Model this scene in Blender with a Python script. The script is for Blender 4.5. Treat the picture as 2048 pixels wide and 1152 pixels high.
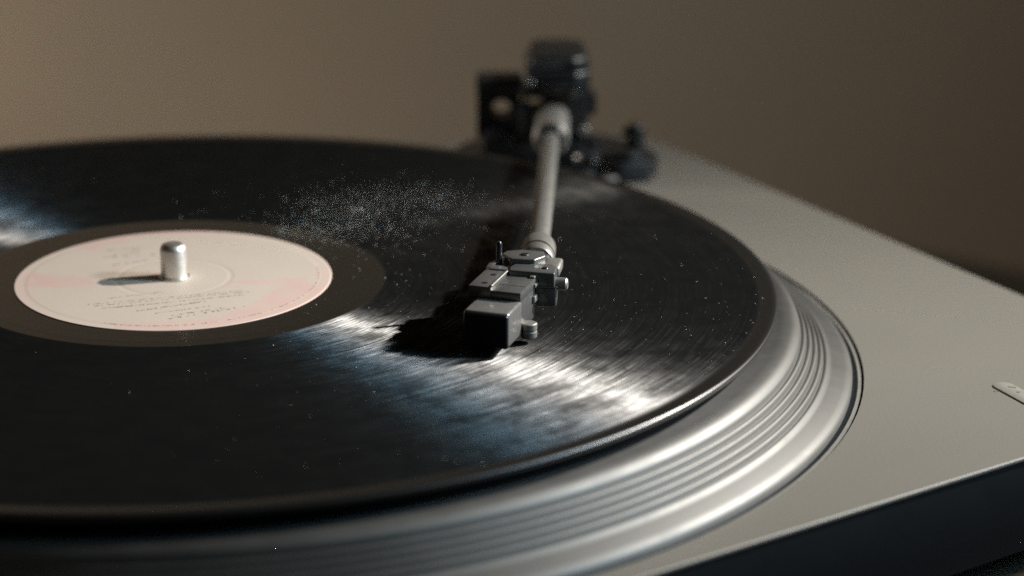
import bpy, bmesh, math, random
from mathutils import Vector, Matrix
R = math.radians
S = 0.001                      # all shapes below are written in millimetres
scene = bpy.context.scene
for o in list(bpy.data.objects):
    bpy.data.objects.remove(o)

# ------------------------------------------------------------------ camera
cam_d = bpy.data.cameras.new('camera')
cam = bpy.data.objects.new('camera', cam_d)
scene.collection.objects.link(cam)
scene.camera = cam
pitch, roll = 0.306638, 0.0084
F = Vector((0, math.cos(pitch), -math.sin(pitch)))
Rv = Vector((1, 0, 0)); U = Rv.cross(F)
R2 = Rv * math.cos(roll) + U * math.sin(roll)
U2 = -Rv * math.sin(roll) + U * math.cos(roll)
m = Matrix((R2, U2, -F)).transposed().to_4x4()
m.translation = Vector((84.64, -549.9, 172.15)) * S
cam.matrix_world = m
cam_d.sensor_width = 36.0
cam_d.lens = 4600 / 2048 * 36.0
cam_d.clip_start = 0.01
cam_d.clip_end = 20
cam_d.dof.use_dof = True
cam_d.dof.focus_distance = 0.538
cam_d.dof.aperture_fstop = 8.0

# ------------------------------------------------------------------ world and lamps (an indoor picture: no sky, no sun)
world = bpy.data.worlds.new('World'); scene.world = world
world.use_nodes = True
bg = world.node_tree.nodes['Background']
bg.inputs[0].default_value = (1.0, 0.84, 0.62, 1)
bg.inputs[1].default_value = 0.030

def polar(az, el, d):
    return Vector((math.cos(R(az)) * math.cos(R(el)) * d, math.sin(R(az)) * math.cos(R(el)) * d, math.sin(R(el)) * d))

def area(name, loc, target, size, power, col, shape='DISK', size_y=None, spread=180):
    l = bpy.data.lights.new(name, 'AREA'); l.shape = shape; l.size = size
    if size_y: l.size_y = size_y
    l.energy = power; l.color = col; l.spread = R(spread)
    o = bpy.data.objects.new(name, l); scene.collection.objects.link(o)
    o.location = loc
    o.rotation_euler = (Vector(target) - Vector(loc)).to_track_quat('-Z', 'Y').to_euler()
    return o

area('window_beam_lamp', polar(16, 28.5, 0.72), (0.04, -0.07, 0), 0.020, 1.22, (1.0, 0.95, 0.875), spread=60)
area('added_sheen_lamp', polar(-3, 26, 0.90), (0.05, 0, 0), 0.07, 0.30, (0.92, 0.97, 1.0), spread=48)  # added lamp, only there to whiten the sheen across the grooves
area('blue_window_lamp', polar(-11, 25, 1.05), (0.05, 0, 0), 0.36, 0.26, (0.26, 0.68, 1.0), 'RECTANGLE', 0.22, spread=42)
sp = bpy.data.lights.new('wall_fill_spot', 'SPOT'); sp.energy = 20.5; sp.color = (1.0, 0.925, 0.82)  # added spot out of view, narrowed to brighten just the wall
sp.spot_size = R(46); sp.spot_blend = .8; sp.shadow_soft_size = 0.02
spo = bpy.data.objects.new('wall_fill_spot', sp); scene.collection.objects.link(spo)
spo.location = (-0.60, 0.19, 0.10)
spo.rotation_euler = (Vector((0.0, 0.285, 0.085)) - Vector(spo.location)).to_track_quat('-Z', 'Y').to_euler()

vs = scene.view_settings
vs.view_transform = 'Standard'; vs.look = 'None'; vs.exposure = 0; vs.gamma = 1
scene.render.engine = 'CYCLES'
scene.cycles.use_denoising = False   # the fine grain keeps the dust crisp
scene.cycles.max_bounces = 8
scene.cycles.sample_clamp_indirect = 4

# ------------------------------------------------------------------ helpers
def link(o): scene.collection.objects.link(o); return o

def empty(name, loc):
    o = bpy.data.objects.new(name, None); link(o)
    o.location = Vector(loc) * S; o.empty_display_size = 0.02
    return o

def put(name, bm, mat, parent=None, smooth=True, angle=35, origin=None):
    """one mesh object from a bmesh in millimetres"""
    if origin is None:
        n = max(1, len(bm.verts)); origin = Vector((0, 0, 0))
        for v in bm.verts: origin += v.co
        origin /= n
    origin = Vector(origin)
    for v in bm.verts: v.co = (v.co - origin) * S
    bmesh.ops.recalc_face_normals(bm, faces=bm.faces[:]) if len(bm.faces) < 60000 else None
    me = bpy.data.meshes.new(name); bm.to_mesh(me); bm.free()
    if smooth:
        me.shade_smooth()
        me.set_sharp_from_angle(angle=R(angle))
    if mat: me.materials.append(mat)
    o = bpy.data.objects.new(name, me); link(o)
    o.location = origin * S
    if parent:
        o.parent = parent
        pl = Vector((0, 0, 0)); q = parent
        while q: pl += q.location; q = q.parent
        o.location = origin * S - pl
    return o

def tag(o, label=None, cat=None, kind=None, group=None):
    if label: o['label'] = label
    if cat: o['category'] = cat
    if kind: o['kind'] = kind
    if group: o['group'] = group
    return o

def bevel(bm, w, seg=2, edges=None):
    bmesh.ops.bevel(bm, geom=edges if edges else bm.edges[:], offset=w, segments=seg, profile=0.5, affect='EDGES', clamp_overlap=True)

def box(x0, x1, y0, y1, z0, z1, bev=0.4, seg=2, yaw=0, pivot=None, bm=None):
    b = bmesh.new()
    bmesh.ops.create_cube(b, size=1)
    for v in b.verts:
        v.co = Vector(((x0 + x1) / 2 + v.co.x * (x1 - x0), (y0 + y1) / 2 + v.co.y * (y1 - y0), (z0 + z1) / 2 + v.co.z * (z1 - z0)))
    if bev: bevel(b, bev, seg)
    if yaw:
        pv = Vector(pivot if pivot else ((x0 + x1) / 2, (y0 + y1) / 2, 0))
        bmesh.ops.rotate(b, verts=b.verts[:], cent=pv, matrix=Matrix.Rotation(R(yaw), 3, 'Z'))
    if bm: return merge(bm, b)
    return b

def merge(a, b):
    me = bpy.data.meshes.new('tmp'); b.to_mesh(me); b.free(); a.from_mesh(me); bpy.data.meshes.remove(me)
    return a

def prism(pts, z0, z1, bev=0.3, seg=2):
    b = bmesh.new()
    f = b.faces.new([b.verts.new((x, y, z0)) for x, y in pts])
    r = bmesh.ops.extrude_face_region(b, geom=[f])
    for v in [g for g in r['geom'] if isinstance(g, bmesh.types.BMVert)]: v.co.z = z1
    bmesh.ops.recalc_face_normals(b, faces=b.faces[:])
    if bev: bevel(b, bev, seg)
    return b

def lathe(profile, segs=96, center=(0, 0), closed=False, axis=None, base=None):
    """profile: list of (r, h). Turned round Z at center, or round `axis` from `base`"""
    b = bmesh.new(); rings = []
    for r, z in profile:
        if r < 1e-6: rings.append([b.verts.new((0, 0, z))])
        else: rings.append([b.verts.new((r * math.cos(2 * math.pi * k / segs), r * math.sin(2 * math.pi * k / segs), z)) for k in range(segs)])
    pairs = list(zip(rings, rings[1:]))
    if closed: pairs.append((rings[-1], rings[0]))
    for A, B in pairs:
        for k in range(segs):
            k2 = (k + 1) % segs
            if len(A) == 1 and len(B) == 1: continue
            if len(A) == 1: b.faces.new((A[0], B[k2], B[k]))
            elif len(B) == 1: b.faces.new((A[k], A[k2], B[0]))
            else: b.faces.new((A[k], A[k2], B[k2], B[k]))
    if axis is not None:
        q = Vector((0, 0, 1)).rotation_difference(Vector(axis).normalized()).to_matrix()
        for v in b.verts: v.co = q @ v.co + Vector(base)
    else:
        for v in b.verts: v.co += Vector((center[0], center[1], 0))
    return b

def rod(p0, p1, r, r2=None, segs=24, bev=0.2):
    p0 = Vector(p0); p1 = Vector(p1); L = (p1 - p0).length; r2 = r if r2 is None else r2
    e = min(bev, r * .4, r2 * .4)
    return lathe([(0, 0), (r - e, 0), (r, e), (r2, L - e), (r2 - e, L), (0, L)], segs, axis=p1 - p0, base=p0)

# ------------------------------------------------------------------ materials
def mat(name, base=(.5, .5, .5), rough=.5, metal=0.0, spec=.5, aniso=0.0):
    m_ = bpy.data.materials.new(name); m_.use_nodes = True
    nt = m_.node_tree; p = nt.nodes['Principled BSDF']
    p.inputs['Base Color'].default_value = (*base, 1)
    p.inputs['Roughness'].default_value = rough
    p.inputs['Metallic'].default_value = metal
    p.inputs['Specular IOR Level'].default_value = spec
    p.inputs['Anisotropic'].default_value = aniso
    return m_, nt, p

def N(nt, t, **kw):
    n = nt.nodes.new(t)
    for k, v in kw.items():
        if k in n.inputs.keys() if hasattr(n.inputs, 'keys') else False: n.inputs[k].default_value = v
        else: setattr(n, k, v)
    return n

def mathn(nt, op, a, b=None, c=None, clamp=False):
    n = nt.nodes.new('ShaderNodeMath'); n.operation = op; n.use_clamp = clamp
    for i, x in enumerate((a, b, c)):
        if x is None: continue
        if isinstance(x, (int, float)): n.inputs[i].default_value = x
        else: nt.links.new(x, n.inputs[i])
    return n.outputs[0]

def ramp(nt, fac, stops):
    n = nt.nodes.new('ShaderNodeValToRGB'); nt.links.new(fac, n.inputs[0])
    cr = n.color_ramp
    while len(cr.elements) < len(stops): cr.elements.new(0.5)
    for e, (pos, col) in zip(cr.elements, stops):
        e.position = pos; e.color = (col, col, col, 1) if isinstance(col, (int, float)) else (*col, 1)
    return n.outputs[0]

def noise(nt, vec, scale, detail=3, rough=.5, dims='3D', w=None):
    n = nt.nodes.new('ShaderNodeTexNoise'); n.noise_dimensions = dims
    n.inputs['Scale'].default_value = scale; n.inputs['Detail'].default_value = detail; n.inputs['Roughness'].default_value = rough
    if dims == '1D': nt.links.new(vec, n.inputs['W'])
    elif vec is not None: nt.links.new(vec, n.inputs['Vector'])
    return n.outputs[0]

def bump(nt, p, height, strength=.2, dist=.001):
    b = nt.nodes.new('ShaderNodeBump'); b.inputs['Strength'].default_value = strength; b.inputs['Distance'].default_value = dist
    nt.links.new(height, b.inputs['Height']); nt.links.new(b.outputs[0], p.inputs['Normal'])
    return b

def worn(name, base, rough, metal=0.0, var=.12, scale=400, bstr=.05, spec=.5, aniso=0.0):
    """a finish with fine uneven gloss, smudges and grain"""
    m_, nt, p = mat(name, base, rough, metal, spec, aniso)
    tc = nt.nodes.new('ShaderNodeTexCoord')
    a = noise(nt, tc.outputs['Object'], scale, 4, .6); b = noise(nt, tc.outputs['Object'], scale * 8, 2, .5)
    rr = mathn(nt, 'ADD', mathn(nt, 'MULTIPLY', mathn(nt, 'SUBTRACT', a, .5), var * 2.2), rough, clamp=True)
    nt.links.new(rr, p.inputs['Roughness'])
    v = mathn(nt, 'ADD', mathn(nt, 'MULTIPLY', mathn(nt, 'SUBTRACT', a, .5), .35), 1.0)
    mx = nt.nodes.new('ShaderNodeMix'); mx.data_type = 'RGBA'; mx.blend_type = 'MULTIPLY'; mx.inputs[0].default_value = 1
    mx.inputs[6].default_value = (*base, 1)
    cb = nt.nodes.new('ShaderNodeCombineColor')
    for i in range(3): nt.links.new(v, cb.inputs[i])
    nt.links.new(cb.outputs[0], mx.inputs[7]); nt.links.new(mx.outputs[2], p.inputs['Base Color'])
    bump(nt, p, b, bstr, .0002)
    return m_

def radial_coords(nt):
    """radius in mm and turn (0..1) round the object's own Z axis"""
    tc = nt.nodes.new('ShaderNodeTexCoord')
    sx = nt.nodes.new('ShaderNodeSeparateXYZ'); nt.links.new(tc.outputs['Object'], sx.inputs[0])
    x, y = sx.outputs[0], sx.outputs[1]
    r2 = mathn(nt, 'ADD', mathn(nt, 'MULTIPLY', x, x), mathn(nt, 'MULTIPLY', y, y))
    r = mathn(nt, 'MULTIPLY', mathn(nt, 'SQRT', r2), 1000.0)
    th = mathn(nt, 'ARCTAN2', y, x)
    return tc, x, y, r, th

GROOVE_GLOSS = .20
def vinyl_material():
    m_, nt, p = mat('vinyl', (.005, .0053, .0052), .45, 0, .5, .93)
    tc, x, y, r, th = radial_coords(nt)
    tg = nt.nodes.new('ShaderNodeTangent'); tg.direction_type = 'RADIAL'; tg.axis = 'Z'
    nt.links.new(tg.outputs[0], p.inputs['Tangent'])
    p.inputs['Anisotropic Rotation'].default_value = 0.25
    # grooves: bands of louder and quieter music, finer lines, gaps between the tracks
    g1 = noise(nt, r, 0.55, 3, .6, '1D'); g2 = noise(nt, r, 3.2, 4, .75, '1D')
    # streaks that follow the groove for a few centimetres
    cs = nt.nodes.new('ShaderNodeCombineXYZ')
    nt.links.new(mathn(nt, 'MULTIPLY', r, 1.0), cs.inputs[0]); nt.links.new(mathn(nt, 'MULTIPLY', th, 3.5), cs.inputs[1])
    st = noise(nt, cs.outputs[0], 0.9, 5, .7)
    blot = noise(nt, tc.outputs['Object'], 120, 5, .62)
    # smooth run-out between label and music, smooth lead-in at the rim
    groove = mathn(nt, 'MULTIPLY', ramp(nt, mathn(nt, 'DIVIDE', r, 200), [(0, 0), (.2635, 0), (.266, 1), (.728, 1), (.731, 0)]), 1.0)
    gap = None
    for rr in (71.5, 88.4, 104.7, 123.0):
        d = mathn(nt, 'LESS_THAN', mathn(nt, 'ABSOLUTE', mathn(nt, 'SUBTRACT', r, rr)), .16)
        gap = d if gap is None else mathn(nt, 'MAXIMUM', gap, d)
    gap = mathn(nt, 'SUBTRACT', 1.0, mathn(nt, 'MULTIPLY', gap, .85))
    rough_g = mathn(nt, 'ADD', .36, mathn(nt, 'MULTIPLY', g1, .22))
    rough = mathn(nt, 'ADD', mathn(nt, 'MULTIPLY', rough_g, groove), mathn(nt, 'MULTIPLY', mathn(nt, 'SUBTRACT', 1.0, groove), mathn(nt, 'ADD', .16, mathn(nt, 'MULTIPLY', mathn(nt, 'GREATER_THAN', r, 146.0), .16))))
    nt.links.new(rough, p.inputs['Roughness'])
    nt.links.new(mathn(nt, 'MULTIPLY', groove, .93), p.inputs['Anisotropic'])
    spv = mathn(nt, 'MULTIPLY', ramp(nt, st, [(.30, .10), (.55, .5), (.72, 1)]), ramp(nt, blot, [(.38, .25), (.52, .8), (.63, 1)]))
    cs2 = nt.nodes.new('ShaderNodeCombineXYZ')
    nt.links.new(mathn(nt, 'MULTIPLY', r, 2.2), cs2.inputs[0]); nt.links.new(mathn(nt, 'MULTIPLY', th, 8.0), cs2.inputs[1])
    mott = noise(nt, cs2.outputs[0], 1.0, 5, .72)
    spv = mathn(nt, 'MULTIPLY', spv, ramp(nt, mott, [(.38, .06), (.5, .5), (.64, 1)]))
    spv = mathn(nt, 'MULTIPLY', spv, ramp(nt, g2, [(.38, .12), (.5, .75), (.60, 1)]))
    spv = mathn(nt, 'ADD', mathn(nt, 'MULTIPLY', spv, 2.0), .06)
    spv = mathn(nt, 'ADD', mathn(nt, 'MULTIPLY', spv, groove), mathn(nt, 'MULTIPLY', mathn(nt, 'SUBTRACT', 1.0, groove), .5))
    nt.links.new(spv, p.inputs['Specular IOR Level'])
    # fine dust film in the grooves
    dust = mathn(nt, 'MULTIPLY', ramp(nt, noise(nt, tc.outputs['Object'], 2600, 2, .5), [(.66, 0), (.74, 1)]), ramp(nt, blot, [(.45, 0), (.65, 1)]))
    mx = nt.nodes.new('ShaderNodeMix'); mx.data_type = 'RGBA'
    nt.links.new(mathn(nt, 'MULTIPLY', dust, .03), mx.inputs[0])
    mx.inputs[6].default_value = (.005, .0053, .0052, 1); mx.inputs[7].default_value = (.5, .5, .48, 1)
    nt.links.new(mx.outputs[2], p.inputs['Base Color'])
    h = mathn(nt, 'ADD', mathn(nt, 'MULTIPLY', g2, 1.0), mathn(nt, 'MULTIPLY', g1, .6))
    b = bump(nt, p, mathn(nt, 'MULTIPLY', h, groove), .10, .0003)
    # the groove walls: a gloss that is tight along the groove and very wide across it
    gl = nt.nodes.new('ShaderNodeBsdfAnisotropic'); gl.distribution = 'GGX'
    gl.inputs['Anisotropy'].default_value = .73
    nt.links.new(mathn(nt, 'ADD', .51, mathn(nt, 'MULTIPLY', g1, .06)), gl.inputs['Roughness'])
    nt.links.new(tg.outputs[0], gl.inputs['Tangent']); nt.links.new(b.outputs[0], gl.inputs['Normal'])
    cb2 = nt.nodes.new('ShaderNodeCombineColor')
    for i in range(3): nt.links.new(mathn(nt, 'MULTIPLY', mathn(nt, 'MULTIPLY', spv, gap), GROOVE_GLOSS), cb2.inputs[i])
    nt.links.new(cb2.outputs[0], gl.inputs['Color'])
    df = nt.nodes.new('ShaderNodeBsdfDiffuse'); nt.links.new(mx.outputs[2], df.inputs['Color'])
    ad_ = nt.nodes.new('ShaderNodeAddShader'); nt.links.new(df.outputs[0], ad_.inputs[0]); nt.links.new(gl.outputs[0], ad_.inputs[1])
    ms = nt.nodes.new('ShaderNodeMixShader'); nt.links.new(groove, ms.inputs[0])
    nt.links.new(p.outputs[0], ms.inputs[1]); nt.links.new(ad_.outputs[0], ms.inputs[2])
    nt.links.new(ms.outputs[0], nt.nodes['Material Output'].inputs['Surface'])
    return m_

def turned_metal(name, base, rough, aniso=.75):
    m_, nt, p = mat(name, base, rough, 1.0, .5, aniso)
    tc, x, y, r, th = radial_coords(nt)
    tg = nt.nodes.new('ShaderNodeTangent'); tg.direction_type = 'RADIAL'; tg.axis = 'Z'
    nt.links.new(tg.outputs[0], p.inputs['Tangent'])
    p.inputs['Anisotropic Rotation'].default_value = 0.25
    g = noise(nt, r, 6, 3, .7, '1D')
    a = noise(nt, tc.outputs['Object'], 120, 5, .65)
    nt.links.new(mathn(nt, 'ADD', mathn(nt, 'MULTIPLY', a, .16), rough - .08), p.inputs['Roughness'])
    bump(nt, p, g, .06, .0002)
    return m_

def paint_material():
    m_, nt, p = mat('plinth_paint', (.155, .142, .121), .5, .15, .4)
    tc = nt.nodes.new('ShaderNodeTexCoord')
    fine = noise(nt, tc.outputs['Object'], 1600, 3, .7); big = noise(nt, tc.outputs['Object'], 18, 4, .6)
    v = mathn(nt, 'ADD', mathn(nt, 'MULTIPLY', mathn(nt, 'SUBTRACT', fine, .5), .5), mathn(nt, 'MULTIPLY', mathn(nt, 'SUBTRACT', big, .5), .14))
    mx = nt.nodes.new('ShaderNodeMix'); mx.data_type = 'RGBA'; mx.blend_type = 'MULTIPLY'; mx.inputs[0].default_value = 1
    mx.inputs[6].default_value = (.155, .142, .121, 1)
    cb = nt.nodes.new('ShaderNodeCombineColor')
    for i in range(3): nt.links.new(mathn(nt, 'ADD', v, 1.0), cb.inputs[i])
    nt.links.new(cb.outputs[0], mx.inputs[7]); nt.links.new(mx.outputs[2], p.inputs['Base Color'])
    bump(nt, p, fine, .12, .0002)
    return m_

def label_material():
    m_, nt, p = mat('label_paper', (.7, .65, .55), .62, 0, .3)
    at = nt.nodes.new('ShaderNodeAttribute'); at.attribute_name = 'print'
    tc = nt.nodes.new('ShaderNodeTexCoord')
    n1 = noise(nt, tc.outputs['Object'], 900, 4, .6); n2 = noise(nt, tc.outputs['Object'], 60, 4, .6)
    v = mathn(nt, 'ADD', 1.0, mathn(nt, 'ADD', mathn(nt, 'MULTIPLY', mathn(nt, 'SUBTRACT', n1, .5), .10), mathn(nt, 'MULTIPLY', mathn(nt, 'SUBTRACT', n2, .5), .12)))
    cb = nt.nodes.new('ShaderNodeCombineColor')
    for i in range(3): nt.links.new(v, cb.inputs[i])
    mx = nt.nodes.new('ShaderNodeMix'); mx.data_type = 'RGBA'; mx.blend_type = 'MULTIPLY'; mx.inputs[0].default_value = 1
    nt.links.new(at.outputs['Color'], mx.inputs[6]); nt.links.new(cb.outputs[0], mx.inputs[7])
    nt.links.new(mx.outputs[2], p.inputs['Base Color'])
    bump(nt, p, n1, .06, .0002)
    return m_

def wood_material():
    m_, nt, p = mat('table_wood', (.12, .05, .03), .5, 0, .4)
    tc = nt.nodes.new('ShaderNodeTexCoord'); mp = nt.nodes.new('ShaderNodeMapping')
    mp.inputs['Scale'].default_value = (3, 40, 40); nt.links.new(tc.outputs['Object'], mp.inputs[0])
    n1 = noise(nt, mp.outputs[0], 2.0, 6, .65)
    rp = nt.nodes.new('ShaderNodeValToRGB'); nt.links.new(n1, rp.inputs[0])
    rp.color_ramp.elements[0].position = .3; rp.color_ramp.elements[0].color = (.085, .047, .030, 1)
    rp.color_ramp.elements[1].position = .75; rp.color_ramp.elements[1].color = (.125, .070, .045, 1)
    nt.links.new(rp.outputs[0], p.inputs['Base Color'])
    bump(nt, p, n1, .1, .001)
    return m_

def wall_material():
    m_, nt, p = mat('wall_plaster', (.36, .29, .22), .85, 0, .2)
    tc = nt.nodes.new('ShaderNodeTexCoord')
    n1 = noise(nt, tc.outputs['Object'], 6, 5, .6); n2 = noise(nt, tc.outputs['Object'], 300, 3, .6)
    rp = nt.nodes.new('ShaderNodeValToRGB'); nt.links.new(n1, rp.inputs[0])
    rp.color_ramp.elements[0].position = .25; rp.color_ramp.elements[0].color = (.35, .266, .184, 1)
    rp.color_ramp.elements[1].position = .75; rp.color_ramp.elements[1].color = (.40, .303, .212, 1)
    nt.links.new(rp.outputs[0], p.inputs['Base Color'])
    bump(nt, p, n2, .02, .0005)
    return m_

M = {}
M['vinyl'] = vinyl_material()
M['platter'] = turned_metal('platter_aluminium', (.125, .123, .118), .58, .35)
M['paint'] = paint_material()
M['label'] = label_material()
M['wood'] = wood_material()
M['wall'] = wall_material()
M['black'] = worn('black_plastic', (.008, .009, .010), .42, 0, .15, spec=.35)
M['satin_black'] = worn('satin_black_metal', (.010, .0115, .013), .33, .0, .15, spec=.45)
M['dark_side'] = worn('plinth_side_rubber', (.006, .008, .009), .6, 0, .1, 120, spec=.05)
M['gunmetal'] = worn('gunmetal', (.085, .084, .082), .26, .25, .14, 900, .08, spec=1.0)
M['grey_metal'] = worn('grey_alloy', (.25, .24, .22), .46, .7, .12, 600)
M['tube'] = worn('arm_tube_alloy', (.225, .218, .20), .42, .7, .10, 500)
M['chrome'] = worn('polished_steel', (.66, .64, .61), .30, 1.0, .10, 500, .02)
M['cart'] = worn('cartridge_shell', (.13, .125, .118), .26, .2, .14, 900, .08, spec=1.0)
M['spindle'] = worn('satin_steel', (.70, .68, .64), .44, 1.0, .10, 500, .03)
M['trim'] = worn('dull_rim_trim', (.11, .105, .092), .6, 0, .1, 400)
M['felt'] = worn('slipmat_felt', (.008, .008, .009), .95, 0, .05, 800, .4, spec=.1)
M['brass'] = worn('brass', (.55, .38, .20), .3, 1.0, .1, 500)
M['ink'] = mat('print_ink', (.26, .215, .17), .7)[0]
M['dust'] = mat('dust_flake', (.86, .85, .81), .6)[0]
M['emboss'] = worn('embossed_trim', (.215, .20, .172), .45, .1, .1, 600)
M['dark_ink'] = mat('dark_ink', (.09, .08, .07), .6)[0]

# ------------------------------------------------------------------ setting: table and wall
TZ = -52.0
b = box(-1600, 1600, 285, 325, -900, 900, 0)
tag(put('wall', b, M['wall'], origin=(0, 285, 0)), 'plain brown wall out of focus behind the turntable', 'wall', 'structure')

# ------------------------------------------------------------------ turntable
PZ = -17.0                                     # top of the plinth
nr = Vector((math.cos(R(27.53)), math.sin(R(27.53))))     # outward normal of the right edge
nf = Vector((math.sin(R(36.17)), -math.cos(R(36.17))))    # outward normal of the front edge
def meet(n1, d1, n2, d2):
    det = n1.x * n2.y - n1.y * n2.x
    return ((d1 * n2.y - d2 * n1.y) / det, (n1.x * d2 - n2.x * d1) / det)
nb = Vector((math.cos(R(110)), math.sin(R(110))))         # and of the back edge
DR, DF, DB, DL = 218.5, 177.0, 176.0, 236.0
corners = [meet(nf, DF, nr, DR), meet(nr, DR, nb, DB), meet(nb, DB, -nr, DL), meet(-nr, DL, nf, DF)]
# the narrow wooden console under it, pushed up against the wall
wl = Vector((0, 1))
tp = [meet(nf, DF + 260, nr, DR + 18), meet(nr, DR + 18, wl, 284.5), meet(wl, 284.5, -nr, DL + 260), meet(-nr, DL + 260, nf, DF + 260)]
tag(put('table', prism(tp, TZ - 32, TZ, 1.5, 2), M['wood']), 'reddish brown wooden table top under the turntable', 'table', 'structure')
cx = sum(c[0] for c in corners) / 4; cy = sum(c[1] for c in corners) / 4
tt = empty('turntable', (cx, cy, TZ))
tag(tt, 'grey direct drive turntable with silver platter and straight tonearm on the table', 'turntable')

def rounded(poly, rads, n=10):
    out = []
    for i, c in enumerate(poly):
        rad = rads[i]
        a = Vector(poly[i - 1]); c = Vector(c); d = Vector(poly[(i + 1) % len(poly)])
        u = (a - c).normalized(); w = (d - c).normalized()
        for k in range(n + 1):
            t = k / n
            q = (c + u * rad) * (1 - t) ** 2 + c * 2 * t * (1 - t) + (c + w * rad) * t ** 2
            out.append((q.x, q.y))
    return out

# the top plate has a round well for the platter
def plate_with_well(outer, rw, z0, z1, bev):
    b = bmesh.new(); n = 180
    inner = [Vector((rw * math.cos(2 * math.pi * k / n), rw * math.sin(2 * math.pi * k / n))) for k in range(n)]
    def ray(d):
        best = None
        for i in range(len(outer)):
            a = Vector(outer[i]); c = Vector(outer[(i + 1) % len(outer)]); e = c - a
            det = d.x * (-e.y) + d.y * e.x
            if abs(det) < 1e-9: continue
            t = (a.x * (-e.y) + a.y * e.x) / det; s = (d.x * a.y - d.y * a.x) / det
            if t > 0 and -1e-6 <= s <= 1 + 1e-6 and (best is None or t < best): best = t
        return d * best
    # directions through every outer corner as well
    ang = sorted(set([round(math.atan2(v.y, v.x), 5) for v in inner] + [round(math.atan2(v[1], v[0]), 5) for v in outer]))
    top_o, top_i, bot_o, bot_i, top_b = [], [], [], [], []
    for a in ang:
        d = Vector((math.cos(a), math.sin(a))); o = ray(d); i_ = d * rw
        oi = o * (1 - bev / o.length)
        top_o.append(b.verts.new((oi.x, oi.y, z1))); top_b.append(b.verts.new((o.x, o.y, z1 - bev)))
        bot_o.append(b.verts.new((o.x, o.y, z0)))
        top_i.append(b.verts.new((i_.x, i_.y, z1))); bot_i.append(b.verts.new((i_.x, i_.y, z0)))
    m_ = len(ang)
    for k in range(m_):
        j = (k + 1) % m_
        for A, B in ((top_i, top_o), (top_o, top_b), (top_b, bot_o), (bot_o, bot_i), (bot_i, top_i)):
            b.faces.new((A[k], B[k], B[j], A[j]))
    return b
outer = rounded(corners, (9, 30, 9, 9))
plate = put('top_plate', plate_with_well(outer, 172.0, PZ - .8, PZ, .25), M['paint'], tt, origin=(0, 0, PZ))
inset = rounded([((c[0] - cx) * .9985 + cx, (c[1] - cy) * .9985 + cy) for c in corners], (9, 30, 9, 9))
put('plinth_base', prism(inset, PZ - 23.5, PZ - .85, .5, 2), M['dark_side'], tt)
put('platter_well', lathe([(171.8, PZ - 2.5), (168, PZ - 4.8), (0, PZ - 4.8)], 128), M['black'], tt)
for c in corners:
    q = Vector((c[0] + (cx - c[0]) * .16, c[1] + (cy - c[1]) * .16))
    put('foot', lathe([(0, TZ + .02), (17, TZ + .02), (18, TZ + 1), (18, PZ - 25), (15, PZ - 23.5), (0, PZ - 23.5)], 40, (q.x, q.y)), M['dark_side'], tt)

# platter: bright lip, five turned grooves down the slope, broad lower flange
prof = [(0, -5.4), (149.5, -5.4), (151.0, -5.0), (153.6, -4.8), (155.0, -5.3), (155.9, -6.4)]
r0, z0 = 156.0, -6.6
for k in range(5):
    ra = r0 + k * 1.42; za = z0 - k * 1.32
    prof += [(ra, za), (ra + .08, za - .70), (ra + .20, za - 1.08), (ra + .45, za - 1.16), (ra + .62, za - 1.02), (ra + .80, za - .92), (ra + 1.20, za - 1.06), (ra + 1.36, za - 1.2)]
prof += [(163.4, -13.6), (164.2, -13.9), (167.2, -14.9), (168.6, -15.6), (169.2, -16.6), (169.2, -19.5), (150, -20.5), (0, -20.5)]
pl = put('platter', lathe(prof, 220), M['platter'], tt, angle=50, origin=(0, 0, -5.4))
put('platter_gap_ring', lathe([(169.9, PZ - 1.2), (170.6, PZ - .4), (171.7, PZ - .6), (171.9, PZ - 2.0), (170.0, PZ - 2.2)], 180, closed=True), M['trim'], tt, origin=(0, 0, PZ))
put('spindle', lathe([(3.95, -5.3), (3.95, .5), (3.3, .55), (3.3, 7.3), (3.18, 8.0), (2.8, 8.65), (2.2, 9.0), (1.2, 9.22), (0, 9.28)], 64), M['spindle'], tt, origin=(0, 0, 0))

# embossed badge on the plate, right edge of the picture
badge_dir = Vector((.40, -.917)); badge_n = Vector((.917, .40))
bc = Vector((203.4, -28.2)); bl = 26.0; bw = 2.6
pts = []
for k in range(13):
    t = math.pi / 2 + math.pi * k / 12
    pts.append(bc + badge_dir * (bw * math.cos(t)) + badge_n * (bw * math.sin(t)))
for k in range(13):
    t = -math.pi / 2 + math.pi * k / 12
    pts.append(bc + badge_dir * (bl + bw * math.cos(t)) + badge_n * (bw * math.sin(t)))
put('badge', prism([tuple(q) for q in pts], PZ - .3, PZ + .36, .2, 2), M['emboss'], tt)
q = bc + badge_dir * 1.5 + badge_n * .5
put('badge_mark', box(q.x - .3, q.x + 1.7, q.y - .35, q.y + .35, PZ + .3, PZ + .42, .04, 1, yaw=-20), M['dark_ink'], tt)
q = bc + badge_dir * 5.2 + badge_n * .4
put('badge_mark', box(q.x - .4, q.x + .5, q.y - .35, q.y + .35, PZ + .3, PZ + .42, .04, 1, yaw=-20), M['dark_ink'], tt)
q = bc + badge_dir * 2.0 - badge_n * 3.6
put('plate_mark', box(q.x - .55, q.x + .6, q.y - .3, q.y + .3, PZ - .1, PZ + .12, .08, 1, yaw=10), M['dark_ink'], tt)

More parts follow.
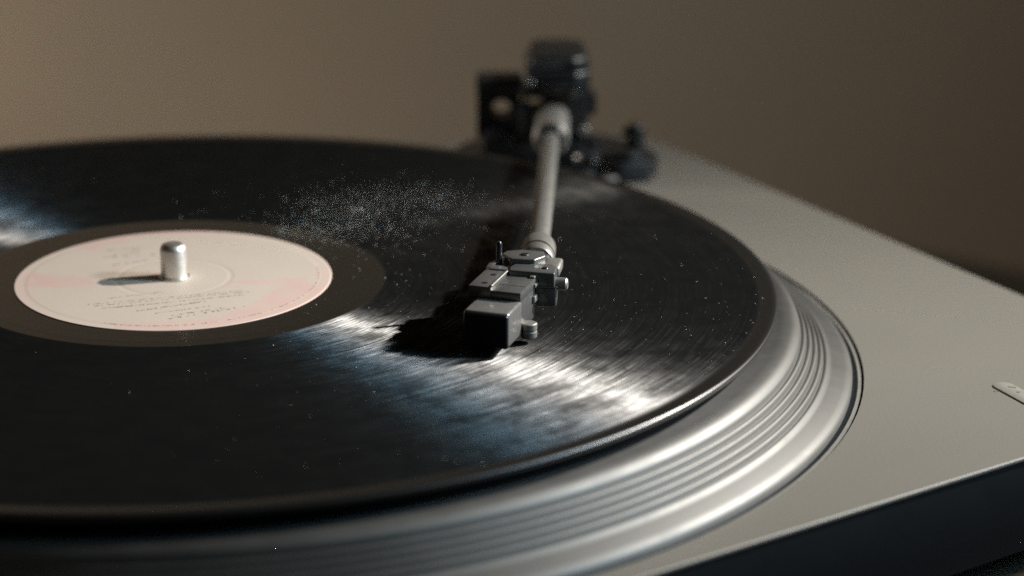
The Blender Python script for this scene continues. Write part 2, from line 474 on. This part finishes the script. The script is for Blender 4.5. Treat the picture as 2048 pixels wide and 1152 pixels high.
# ---------------- tonearm base, pillar, gimbal and counterweight
BX, BY = 98.0, 184.0
put('arm_base', lathe([(0, PZ), (34.0, PZ), (34.0, PZ + 2.0), (33.2, PZ + 2.9), (28, PZ + 3.0), (27.4, PZ + 3.8), (0, PZ + 3.8)], 96, (BX, BY)), M['satin_black'], tt)
def plate_holes(x0, x1, z0, z1, y0, y1, hx, hz, hr, bm=None):
    """upright plate with a round hole through it, along y"""
    b = bmesh.new(); n = 32
    ang = sorted([2 * math.pi * k / n for k in range(n)] + [math.atan2(zz - hz, xx - hx) % (2 * math.pi) for xx in (x0, x1) for zz in (z0, z1)])
    ro = []
    for a in ang:
        dx, dz = math.cos(a), math.sin(a); t = 1e9
        if dx > 1e-9: t = min(t, (x1 - hx) / dx)
        if dx < -1e-9: t = min(t, (x0 - hx) / dx)
        if dz > 1e-9: t = min(t, (z1 - hz) / dz)
        if dz < -1e-9: t = min(t, (z0 - hz) / dz)
        ro.append((dx, dz, t))
    V = [[b.verts.new((hx + dx * rr, y, hz + dz * rr)) for dx, dz, t in ro for rr in (hr if kind == 0 else t,)] for y in (y0, y1) for kind in (0, 1)]
    i0, o0, i1, o1 = V; m_ = len(ang)
    for k in range(m_):
        j = (k + 1) % m_
        for A, B in ((i0, o0), (o0, o1), (o1, i1), (i1, i0)):
            b.faces.new((A[k], A[j], B[j], B[k]))
    return merge(bm, b) if bm else b
put('gimbal_frame', plate_holes(73.0, 86.8, -4.0, 14.8, 166, 176, 80.8, 5.2, 3.0), M['black'], tt, smooth=True)
put('gimbal_cap', box(72.6, 87.2, 165, 177.5, 10.5, 15.2, .8), M['black'], tt)
put('pillar_foot', box(74.8, 108.0, 166, 198, PZ + 3.6, -4.02, .8), M['satin_black'], tt)
put('pillar', box(99.5, 108.6, 165, 194, -4.0, 13.5, 1.0), M['satin_black'], tt)
put('gimbal_ring', plate_holes(87.3, 99.3, -3.9, 13.5, 168, 174, 91.2, 8.2, 2.6), M['black'], tt)
put('gimbal_bridge', box(87.2, 100.5, 163.5, 167.5, 9.4, 11.2, .5), M['satin_black'], tt)
ws = prism([(88.2, 158), (104.5, 158), (108.9, 162.5), (108.9, 193), (105, 197), (92, 197), (88.2, 193)], 13.6, 18.9, .9, 3)
put('counterweight', ws, M['satin_black'], tt)
cw = put('counterweight_dial', prism([(89.5, 161), (104, 161), (107.8, 165), (107.8, 188), (103, 192), (93, 192), (89.5, 188)], 18.95, 23.2, 1.6, 3), M['black'], tt)
put('dial_scale', prism([(91, 160.7), (101, 160.7), (101, 160.95), (91, 160.95)], 19.9, 21.7, 0), M['gunmetal'], tt, smooth=False)
put('gimbal_screw', rod((107.0, 164.9, -1.0), (107.0, 163.4, -1.0), 1.7), M['grey_metal'], tt)
put('gimbal_screw', rod((89.9, 158.1, 15.6), (89.9, 157.0, 15.6), 1.1), M['gunmetal'], tt)
put('gimbal_screw', rod((104.0, 164.9, 11.0), (104.0, 163.8, 11.0), 1.6), M['gunmetal'], tt)
put('gimbal_screw', rod((92.0, 167.9, 3.2), (92.0, 166.8, 3.2), 1.0), M['grey_metal'], tt)

# arm tube, bearing collar and nut
A0 = Vector((97.3, 166, 1.9)); A1 = Vector((90.9, -10, 9.6))
ad = (A1 - A0).normalized()
put('arm_tube', rod(A0 + ad * 4, A1, 2.5, 2.65, 40), M['tube'], tt)
put('bearing_collar', lathe([(0, -2), (4.6, -2), (5.2, -1.2), (5.2, 14), (4.5, 15.5), (4.5, 18), (5.5, 19), (5.5, 30), (4.9, 31), (2.5, 31)], 48, axis=ad, base=A0), M['grey_metal'], tt)
put('collar_seal', lathe([(2.5, 30.6), (4.4, 30.6), (4.4, 31.5), (3.9, 32.2), (2.5, 32.2)], 40, axis=ad, base=A0), M['black'], tt)

# arm rest, cueing lever and anti-skate dial on the base
put('arm_rest_post', lathe([(0, PZ + 3.7), (3.2, PZ + 3.7), (3.2, PZ + 4.6), (2.5, PZ + 5), (2.5, -5.5), (3.0, -5.0), (3.0, -2.4), (2.5, -1.8), (0, -1.6)], 32, (124.2, 176)), M['satin_black'], tt)
put('arm_rest_clip', box(119.8, 124.0, 174.6, 177.4, -5.6, -3.4, .5), M['satin_black'], tt)
put('cueing_lever', rod((104, 163, -9.0), (110.5, 159, -9.4), 1.3), M['grey_metal'], tt)
put('cueing_knob', lathe([(0, -1), (2.6, -1), (3.1, 0), (3.1, 5), (2.4, 6), (0, 6)], 32, axis=(.7, -.5, .1), base=(106.0, 160.5, -9.0)), M['satin_black'], tt)
put('anti_skate_dial', lathe([(0, PZ + 3.7), (7.2, PZ + 3.7), (7.2, PZ + 7.5), (6.5, PZ + 8.3), (2, PZ + 8.3), (0, PZ + 8.0)], 48, (115.5, 172)), M['satin_black'], tt)
put('lift_housing', prism([(113.5, 159.5), (119, 156.5), (128.5, 160.5), (131.5, 169), (129, 178), (121, 180), (113.5, 172)], PZ + .05, PZ + 7.0, 1.0, 2), M['satin_black'], tt)
put('lift_cover', prism([(116, 162), (122, 160), (126.5, 164), (125.5, 171), (117.5, 170)], PZ + 7.05, PZ + 9.0, .6, 2), M['black'], tt)
put('rest_bracket', box(121.8, 126.6, 173.0, 179.0, PZ + 6.5, PZ + 10.6, .5, 2, yaw=-20), M['satin_black'], tt)
put('pivot_bracket', box(83.5, 88.2, 161.5, 166.5, 4.0, 7.6, .5, 2), M['satin_black'], tt)
put('pivot_bracket', box(86.0, 101.0, 160.5, 165.0, 11.4, 13.5, .6, 2), M['satin_black'], tt)
put('pivot_arm', prism([(75, 160.5), (84, 159), (86, 165.8), (75, 165.8)], -6.0, -1.0, .6, 2), M['satin_black'], tt)
put('weight_rail', box(87.6, 90.0, 158.5, 164, 12.0, 13.55, .4, 2), M['black'], tt)
put('side_lug', box(108.5, 111.2, 168, 178, 3.0, 9.5, .6, 2), M['satin_black'], tt)
put('lift_cylinder', lathe([(0, PZ + 6), (2.6, PZ + 6), (2.6, PZ + 9.6), (1.8, PZ + 10.2), (0, PZ + 10.2)], 32, (110.8, 178)), M['satin_black'], tt)

# ---------------- headshell and cartridge (own frame, turned 17 degrees in from the arm)
hA = Vector((73.6, -55.0, 0)); hr_ = Vector((math.cos(R(17)), -math.sin(R(17)), 0)); hb = Vector((math.sin(R(17)), math.cos(R(17)), 0))
def H(bm):
    for v in bm.verts: v.co = hA + hr_ * v.co.x + hb * v.co.y + Vector((0, 0, v.co.z))
    return bm
shell = put('headshell', H(box(3.5, 10.7, 9.7, 24.5, 9.9, 12.25, .35)), M['gunmetal'], tt)
def plate2(x0, x1, y0, y1, z0, z1, holes):
    b = box(x0, x1, y0, y1, z0, z1, .35); return b
strip = put('headshell_rail', H(box(-2.0, 3.6, 9.6, 22.6, 9.8, 13.05, .4)), M['gunmetal'], shell)
for u, v in ((1.2, 18.9), (1.2, 12.2)):
    put('screw_hole', H(lathe([(0, 13.07), (.55, 13.07), (.75, 13.09), (.75, 12.8), (0, 12.8)], 20, (u, v))), M['black'], shell)
put('rail_edge', H(box(3.15, 3.75, 9.9, 22.4, 13.0, 13.35, .12, 1)), M['grey_metal'], shell)
hook = [(78.5, -30.9), (79.2, -27.4), (80.4, -25.6), (81.6, -25.4), (82.0, -27.0), (81.0, -27.4), (80.4, -28.4), (80.9, -29.6), (82.4, -29.9), (83.6, -31.2), (83.9, -33.4), (79.5, -32.4)]
put('finger_lift_hook', prism(hook, 11.6, 13.1, .22, 2), M['gunmetal'], shell)
put('finger_lift_pin', lathe([(0, 11.5), (.72, 11.5), (.72, 17.3), (.62, 17.75), (.35, 18.05), (0, 18.1)], 24, (81.5, -26.6)), M['satin_black'], shell)
blk = [(84.0, -35.0), (84.0, -32.0), (85.2, -29.4), (94.0, -29.6), (95.3, -32.2), (94.6, -37.2), (90.2, -36.4)]
put('clamp_block', prism(blk, 9.95, 13.5, .45, 3), M['gunmetal'], shell)
put('clamp_jaw', box(90.6, 95.3, -36.6, -30.5, 5.0, 9.85, .5, 3, yaw=-4), M['gunmetal'], shell)
put('clamp_pin', rod((94.6, -34.5, 10.2), (97.7, -35.1, 10.2), 1.5, bev=.35), M['grey_metal'], shell)
put('seam_plate', box(90.9, 95.5, -36.7, -30.6, 9.72, 10.05, .08, 1, yaw=-4), M['grey_metal'], shell)
cap = [(82.0, -25.2), (84.3, -29.2), (89.9, -29.9), (92.6, -26.4), (92.2, -22.8), (87.0, -21.4), (83.2, -22.6)]
put('socket_cap', prism(cap, 12.0, 14.6, .4, 3), M['gunmetal'], shell)
put('socket_body', box(84.6, 93.6, -30.5, -14.0, 5.6, 12.3, 1.0, 3, yaw=-3), M['gunmetal'], shell)
put('socket_lug', box(92.2, 96.4, -28.4, -20.5, 9.6, 12.4, .7, 3, yaw=-8), M['grey_metal'], shell)
put('locking_collar', lathe([(2.6, -9), (3.9, -9), (4.3, -8.4), (4.3, -1), (4.2, -.4), (0, -.4), (0, 6), (3.9, 6), (4.2, 5.5), (4.2, 1.0)], 40, axis=ad, base=A1 + ad * 1.5), M['tube'], tt)
# screws with slots, seams and small fittings on the headshell
def slotted(name, x, y, z, r, yaw, m_, parent):
    sc = put(name, lathe([(0, z - .4), (r, z - .4), (r, z + .12), (r * .86, z + .26), (0, z + .3)], 28, (x, y)), m_, parent)
    return sc
slotted('cap_screw', 87.6, -26.0, 14.6, 1.05, 20, M['satin_black'], shell)
slotted('block_screw', 92.4, -33.4, 13.5, .75, 20, M['satin_black'], shell)
put('screw_slot', box(86.7, 88.5, -26.12, -25.88, 14.8, 14.93, 0, yaw=25), M['black'], shell, smooth=False)
put('screw_slot', box(91.8, 93.0, -33.5, -33.3, 13.7, 13.83, 0, yaw=-30), M['black'], shell, smooth=False)
put('shell_seam', H(box(3.9, 10.3, 14.55, 14.75, 12.2, 12.275, 0)), M['black'], shell, smooth=False)
put('shell_tab', H(box(9.2, 10.5, 21.3, 23.8, 12.2, 12.75, .18)), M['grey_metal'], shell)
put('side_clip', H(box(10.5, 11.3, 19.2, 21.6, 7.0, 8.6, .25)), M['grey_metal'], shell)
put('side_clip', H(box(10.5, 11.2, 20.0, 22.2, 10.4, 11.3, .2)), M['grey_metal'], shell)
cart = put('cartridge', H(box(0, 10.8, 0, 10.6, 1.9, 10.2, .75, 4)), M['cart'], tt)
put('shaded_front_cover', H(box(.12, 10.68, -.35, 4.5, 1.75, 9.75, .6, 4)), M['satin_black'], cart)  # black cover added; shade of the unlit front is in its colour
put('cartridge_body', H(box(.6, 10.62, 10.2, 21.5, 2.8, 9.95, .3)), M['gunmetal'], cart)
put('mounting_nut', lathe([(0, 1.0), (1.7, 1.0), (1.95, 1.3), (1.95, 2.5), (1.75, 2.6), (1.75, 3.0), (1.95, 3.1), (1.95, 4.4), (1.7, 4.6), (0, 4.6)], 32, (88.6, -46.9)), M['grey_metal'], cart)
put('stylus_guard', H(box(2.6, 8.0, 10.7, 15.0, 1.2, 2.85, .3)), M['black'], cart)
put('cantilever', rod(hA + hr_ * 5.3 + hb * 11 + Vector((0, 0, 1.5)), hA + hr_ * 5.3 + hb * 5.0 + Vector((0, 0, .5)), .22, .15, 10, .02), M['grey_metal'], cart)
put('stylus', lathe([(0, 0.02), (.05, .1), (.14, .55), (0, .6)], 10, tuple((hA + hr_ * 5.3 + hb * 5.1)[:2])), M['chrome'], cart)
for k, col in enumerate((M['chrome'], M['brass'], M['chrome'], M['brass'])):
    put('lead_pin', rod(hA + hr_ * (2.5 + k * 1.7) + hb * 21.4 + Vector((0, 0, 6.5)), hA + hr_ * (2.5 + k * 1.7) + hb * 24.4 + Vector((0, 0, 6.5)), .35, segs=10, bev=.05), col, cart)

# ------------------------------------------------------------------ slipmat and record
sm = put('slipmat', lathe([(3.97, -5.36), (147.0, -5.36), (147.3, -4.6), (147.0, -3.2), (146, -2.05), (3.97, -2.05)], 160, closed=True), M['felt'], origin=(0, 0, -5.3))
tag(sm, 'thin black felt slipmat between the record and the platter', 'slipmat')

rec = empty('vinyl_record', (0, 0, -2.0))
tag(rec, 'black vinyl record with pale pink label, playing on the platter', 'record')
LR = 39.3
LK = 1.06          # the pressing is a touch out of round
rp = [(3.98, -.05), (3.98, -1.95), (149.2, -1.95), (150.2, -1.6), (150.5, -1.0), (150.4, -.35), (149.8, .02), (148.9, .05), (147.6, -.10), (146.4, -.22),
      (145.0, -.24), (100, -.20), (54, -.15), (53.4, -.11), (48, -.10), (45, -.09), (42, -.09)]
put('disc', lathe(rp, 360, closed=True), M['vinyl'], rec, origin=(0, 0, 0), angle=60)
for rr in (45.1, 49.6):
    put('run_out_ridge', lathe([(rr - .06, -.11), (rr, -.075), (rr + .06, -.11)], 240), M['vinyl'], rec, origin=(0, 0, 0), angle=80)

# label: paper disc, its printed colours stored per vertex
def inside(px, py, poly):
    c = False; n = len(poly)
    for i in range(n):
        x1, y1 = poly[i]; x2, y2 = poly[i - 1]
        if (y1 > py) != (y2 > py) and px < (x2 - x1) * (py - y1) / (y2 - y1) + x1: c = not c
    return c
KY = LR / 45.6
def sq(pts): return [(x * LR / 39.4, (y + .5) * KY) for x, y in pts]
pinks = [(sq([(-38.7, 2.1), (-30, 1.0), (-20.8, -2.3), (-18.1, -8.4), (-21.9, -9.9), (-33.1, -11.5), (-36.4, -10.9)]), (.52, .345, .30), .8),
         (sq([(12, -3.5), (24, -2.0), (33.6, 1.3), (34.0, -9.0), (27.8, -7.8), (18, -6)]), (.52, .355, .31), .7),
         (sq([(27.0, -8.5), (41.0, -2.0), (42, -14), (35, -34), (22, -46), (8.3, -50), (-9, -50), (-8.2, -40.3), (-0.1, -40.1), (13.0, -36.7), (21.5, -25.1)]), (.52, .36, .315), .85),
         (sq([(-33, 29.6), (-24, 44), (-13.2, 49), (-2.1, 50), (9, 43.5), (-12.1, 38.9), (-19.6, 29.9), (-24.6, 23.7)]), (.52, .355, .31), .8),
         (sq([(33, 8), (42, 8), (42, -4), (35, -1)]), (.52, .39, .34), .7),
         (sq([(-42, 6), (-36, 4), (-34, -14), (-30, -26), (-42, -16)]), (.52, .39, .335), .7),
         (sq([(-17.2, 27.7), (-14.7, 27.0), (-12.3, 24.0), (-14.3, 21.7)]), (.45, .34, .27), .8)]
rnd = random.Random(4)
lb = bmesh.new(); nr_, ns_ = 90, 300
rings = []
for i in range(nr_ + 1):
    rr = 3.9 + (LR - 3.9) * i / nr_
    zz = .06 + (.05 if rr < 36.5 else 0) - (.06 if abs(rr - 14.2) < .6 else 0)
    rings.append([lb.verts.new((rr * math.cos(2 * math.pi * k / ns_), rr * math.sin(2 * math.pi * k / ns_), zz)) for k in range(ns_)])
edge = [lb.verts.new((v.co.x * 1.0015, v.co.y * 1.0015, -.08)) for v in rings[-1]]
rings.append(edge)
for A, B in zip(rings, rings[1:]):
    for k in range(ns_): lb.faces.new((A[k], B[k], B[(k + 1) % ns_], A[(k + 1) % ns_]))
for v in lb.verts: v.co.y *= LK
lbl = put('label', lb, M['label'], rec, origin=(0, 0, 0), angle=70)
me = lbl.data
ca = me.color_attributes.new('print', 'FLOAT_COLOR', 'POINT')
for i, v in enumerate(me.vertices):
    x, y = v.co.x * 1000, v.co.y * 1000 / LK
    jx = x + .55 * math.sin(y * 1.7) + .35 * math.sin(x * 2.3 + y); jy = y + .5 * math.sin(x * 1.3) + .3 * math.sin(x * 3.1 - y * 1.7)
    c = [.48, .405, .34]
    for poly, col, k in pinks:
        cov = sum(inside(jx + a, jy + b_, poly) for a, b_ in ((0, 0), (.5, .3), (-.5, .3), (.3, -.5), (-.3, -.5))) / 5
        w = cov * k * (.82 + .18 * math.sin(x * .5 + y * .35))
        c = [c[j] * (1 - w) + col[j] * w for j in range(3)]
    rr = math.hypot(x, y)
    if rr > LR * .955:
        c = [c[j] * .7 + (.56, .42, .36)[j] * .3 for j in range(3)]
    ca.data[i].color = (*c, 1)
# small print: rows of tiny ink strokes
def ink_row(bm, a, c, h, dens=1.0):
    a = Vector(a); c = Vector(c); d = c - a; L = d.length; d /= L; n = Vector((-d.y, d.x))
    s = 0
    while s < L:
        if rnd.random() < .17: s += h * .8; continue
        w = h * rnd.uniform(.12, .55)
        y0, y1 = rnd.choice(((0, 1), (0, .65), (.3, .65), (0, .2), (.8, 1), (0, 1)))
        p0 = a + d * s + n * h * y0; p1 = p0 + d * w; q1 = a + d * (s + w) + n * h * y1; q0 = a + d * s + n * h * y1
        bm.faces.new([bm.verts.new((q.x, q.y, .135)) for q in (p0, p1, q1, q0)])
        s += w + h * rnd.uniform(.12, .3)
ib = bmesh.new()
rows = [((-22.4, 23.7), (-10.0, 27.1), .8), ((-21.3, 17.0), (-7.7, 20.4), 1.1), ((-17.1, 9.9), (-8.6, 15.2), .7), ((-18.5, 20), (-12, 22), .7),
        ((-17.5, -25.6), (19.2, -12.1), .6), ((-15.7, -26.8), (20.1, -13.3), .6), ((-10.4, -27.9), (19.5, -15.8), .6), ((-13.8, -28.6), (-2, -24.5), .6),
        ((-4.9, -30.7), (10.6, -21.9), .8), ((-.7, -32.7), (12.0, -26.0), .6), ((3.5, -37.2), (20.3, -26.4), 1.1), ((-13.6, -20.3), (-.3, -13.6), .5), ((4, -34.2), (15.5, -27.3), .7)]
for a, c, h in rows:
    (a, c) = sq([a, c]); ink_row(ib, a, c, h)
for k in range(0, 150):
    t = R(-108 + k * .82)
    if rnd.random() < .2: continue
    rr = LR * .925
    ink_row(ib, (rr * math.cos(t), rr * math.sin(t)), (rr * math.cos(t + .009), rr * math.sin(t + .009)), .5)
for v in ib.verts: v.co.y *= LK
ink = tag(put('small_print', ib, M['ink'], lbl, smooth=False, origin=(0, 0, 0)), kind='stuff')

# ------------------------------------------------------------------ dust: a puff in the air behind the label and specks lying on the record
def flakes(pts, seed):
    rn = random.Random(seed); b = bmesh.new()
    for x, y, z, s in pts:
        vs_ = []
        q = Matrix.Rotation(rn.uniform(0, 6.28), 3, Vector((rn.uniform(-1, 1), rn.uniform(-1, 1), rn.uniform(-1, 1.01))).normalized())
        for c in ((1, 0, -.7), (-1, 0, -.7), (0, 1, .7), (0, -1, .7)):
            vs_.append(b.verts.new(Vector((x, y, z)) + q @ Vector(c) * s * rn.uniform(.6, 1.2)))
        for f_ in ((0, 1, 2), (0, 3, 1), (0, 2, 3), (1, 3, 2)): b.faces.new([vs_[k] for k in f_])
    return b
rn = random.Random(11); pts = []
c0 = Vector((24, 34)); c1 = Vector((68, 84)); d = (c1 - c0); L = d.length; d /= L; n = Vector((d.y, -d.x))
while len(pts) < 3900:
    k = len(pts)
    t = rn.betavariate(1.4, 1.7); w = rn.gauss(0, 1) * (6 + 6 * math.sin(math.pi * t)) + 4 * math.sin(t * 8)
    if k > 2900 and rn.random() < .55: t = rn.uniform(-.15, 1.1); w = rn.gauss(9, 20)
    q = c0 + d * L * t + n * w
    if q.length > 146 or q.length < 41.5: continue
    z = abs(rn.gauss(0, 1.8)) + .1
    s = rn.uniform(.045, .07) if k < 2900 else rn.uniform(.065, .105)
    if k > 3830: s = rn.uniform(.13, .2)
    pts.append((q.x, q.y, z, s))
o = put('dust_puff', flakes(pts, 2), M['dust'], smooth=False)
tag(o, 'drifting puff of pale dust above the grooves behind the label', 'dust', 'stuff')
pts = []
while len(pts) < 1000:
    rr = math.sqrt(rn.uniform(42 ** 2, 147 ** 2)); a = rn.uniform(0, 2 * math.pi)
    if rn.random() < .96: a = R(rn.gauss(-24, 24))
    z = -.13
    s = .03 + .07 * rn.random() ** 3 + (.06 if rn.random() < .012 else 0)
    pts.append((rr * math.cos(a), rr * math.sin(a), z + s * .5, s))
o = put('dust_specks', flakes(pts, 3), M['dust'], smooth=False)
tag(o, 'tiny pale dust specks lying scattered on the record grooves', 'dust', 'stuff')
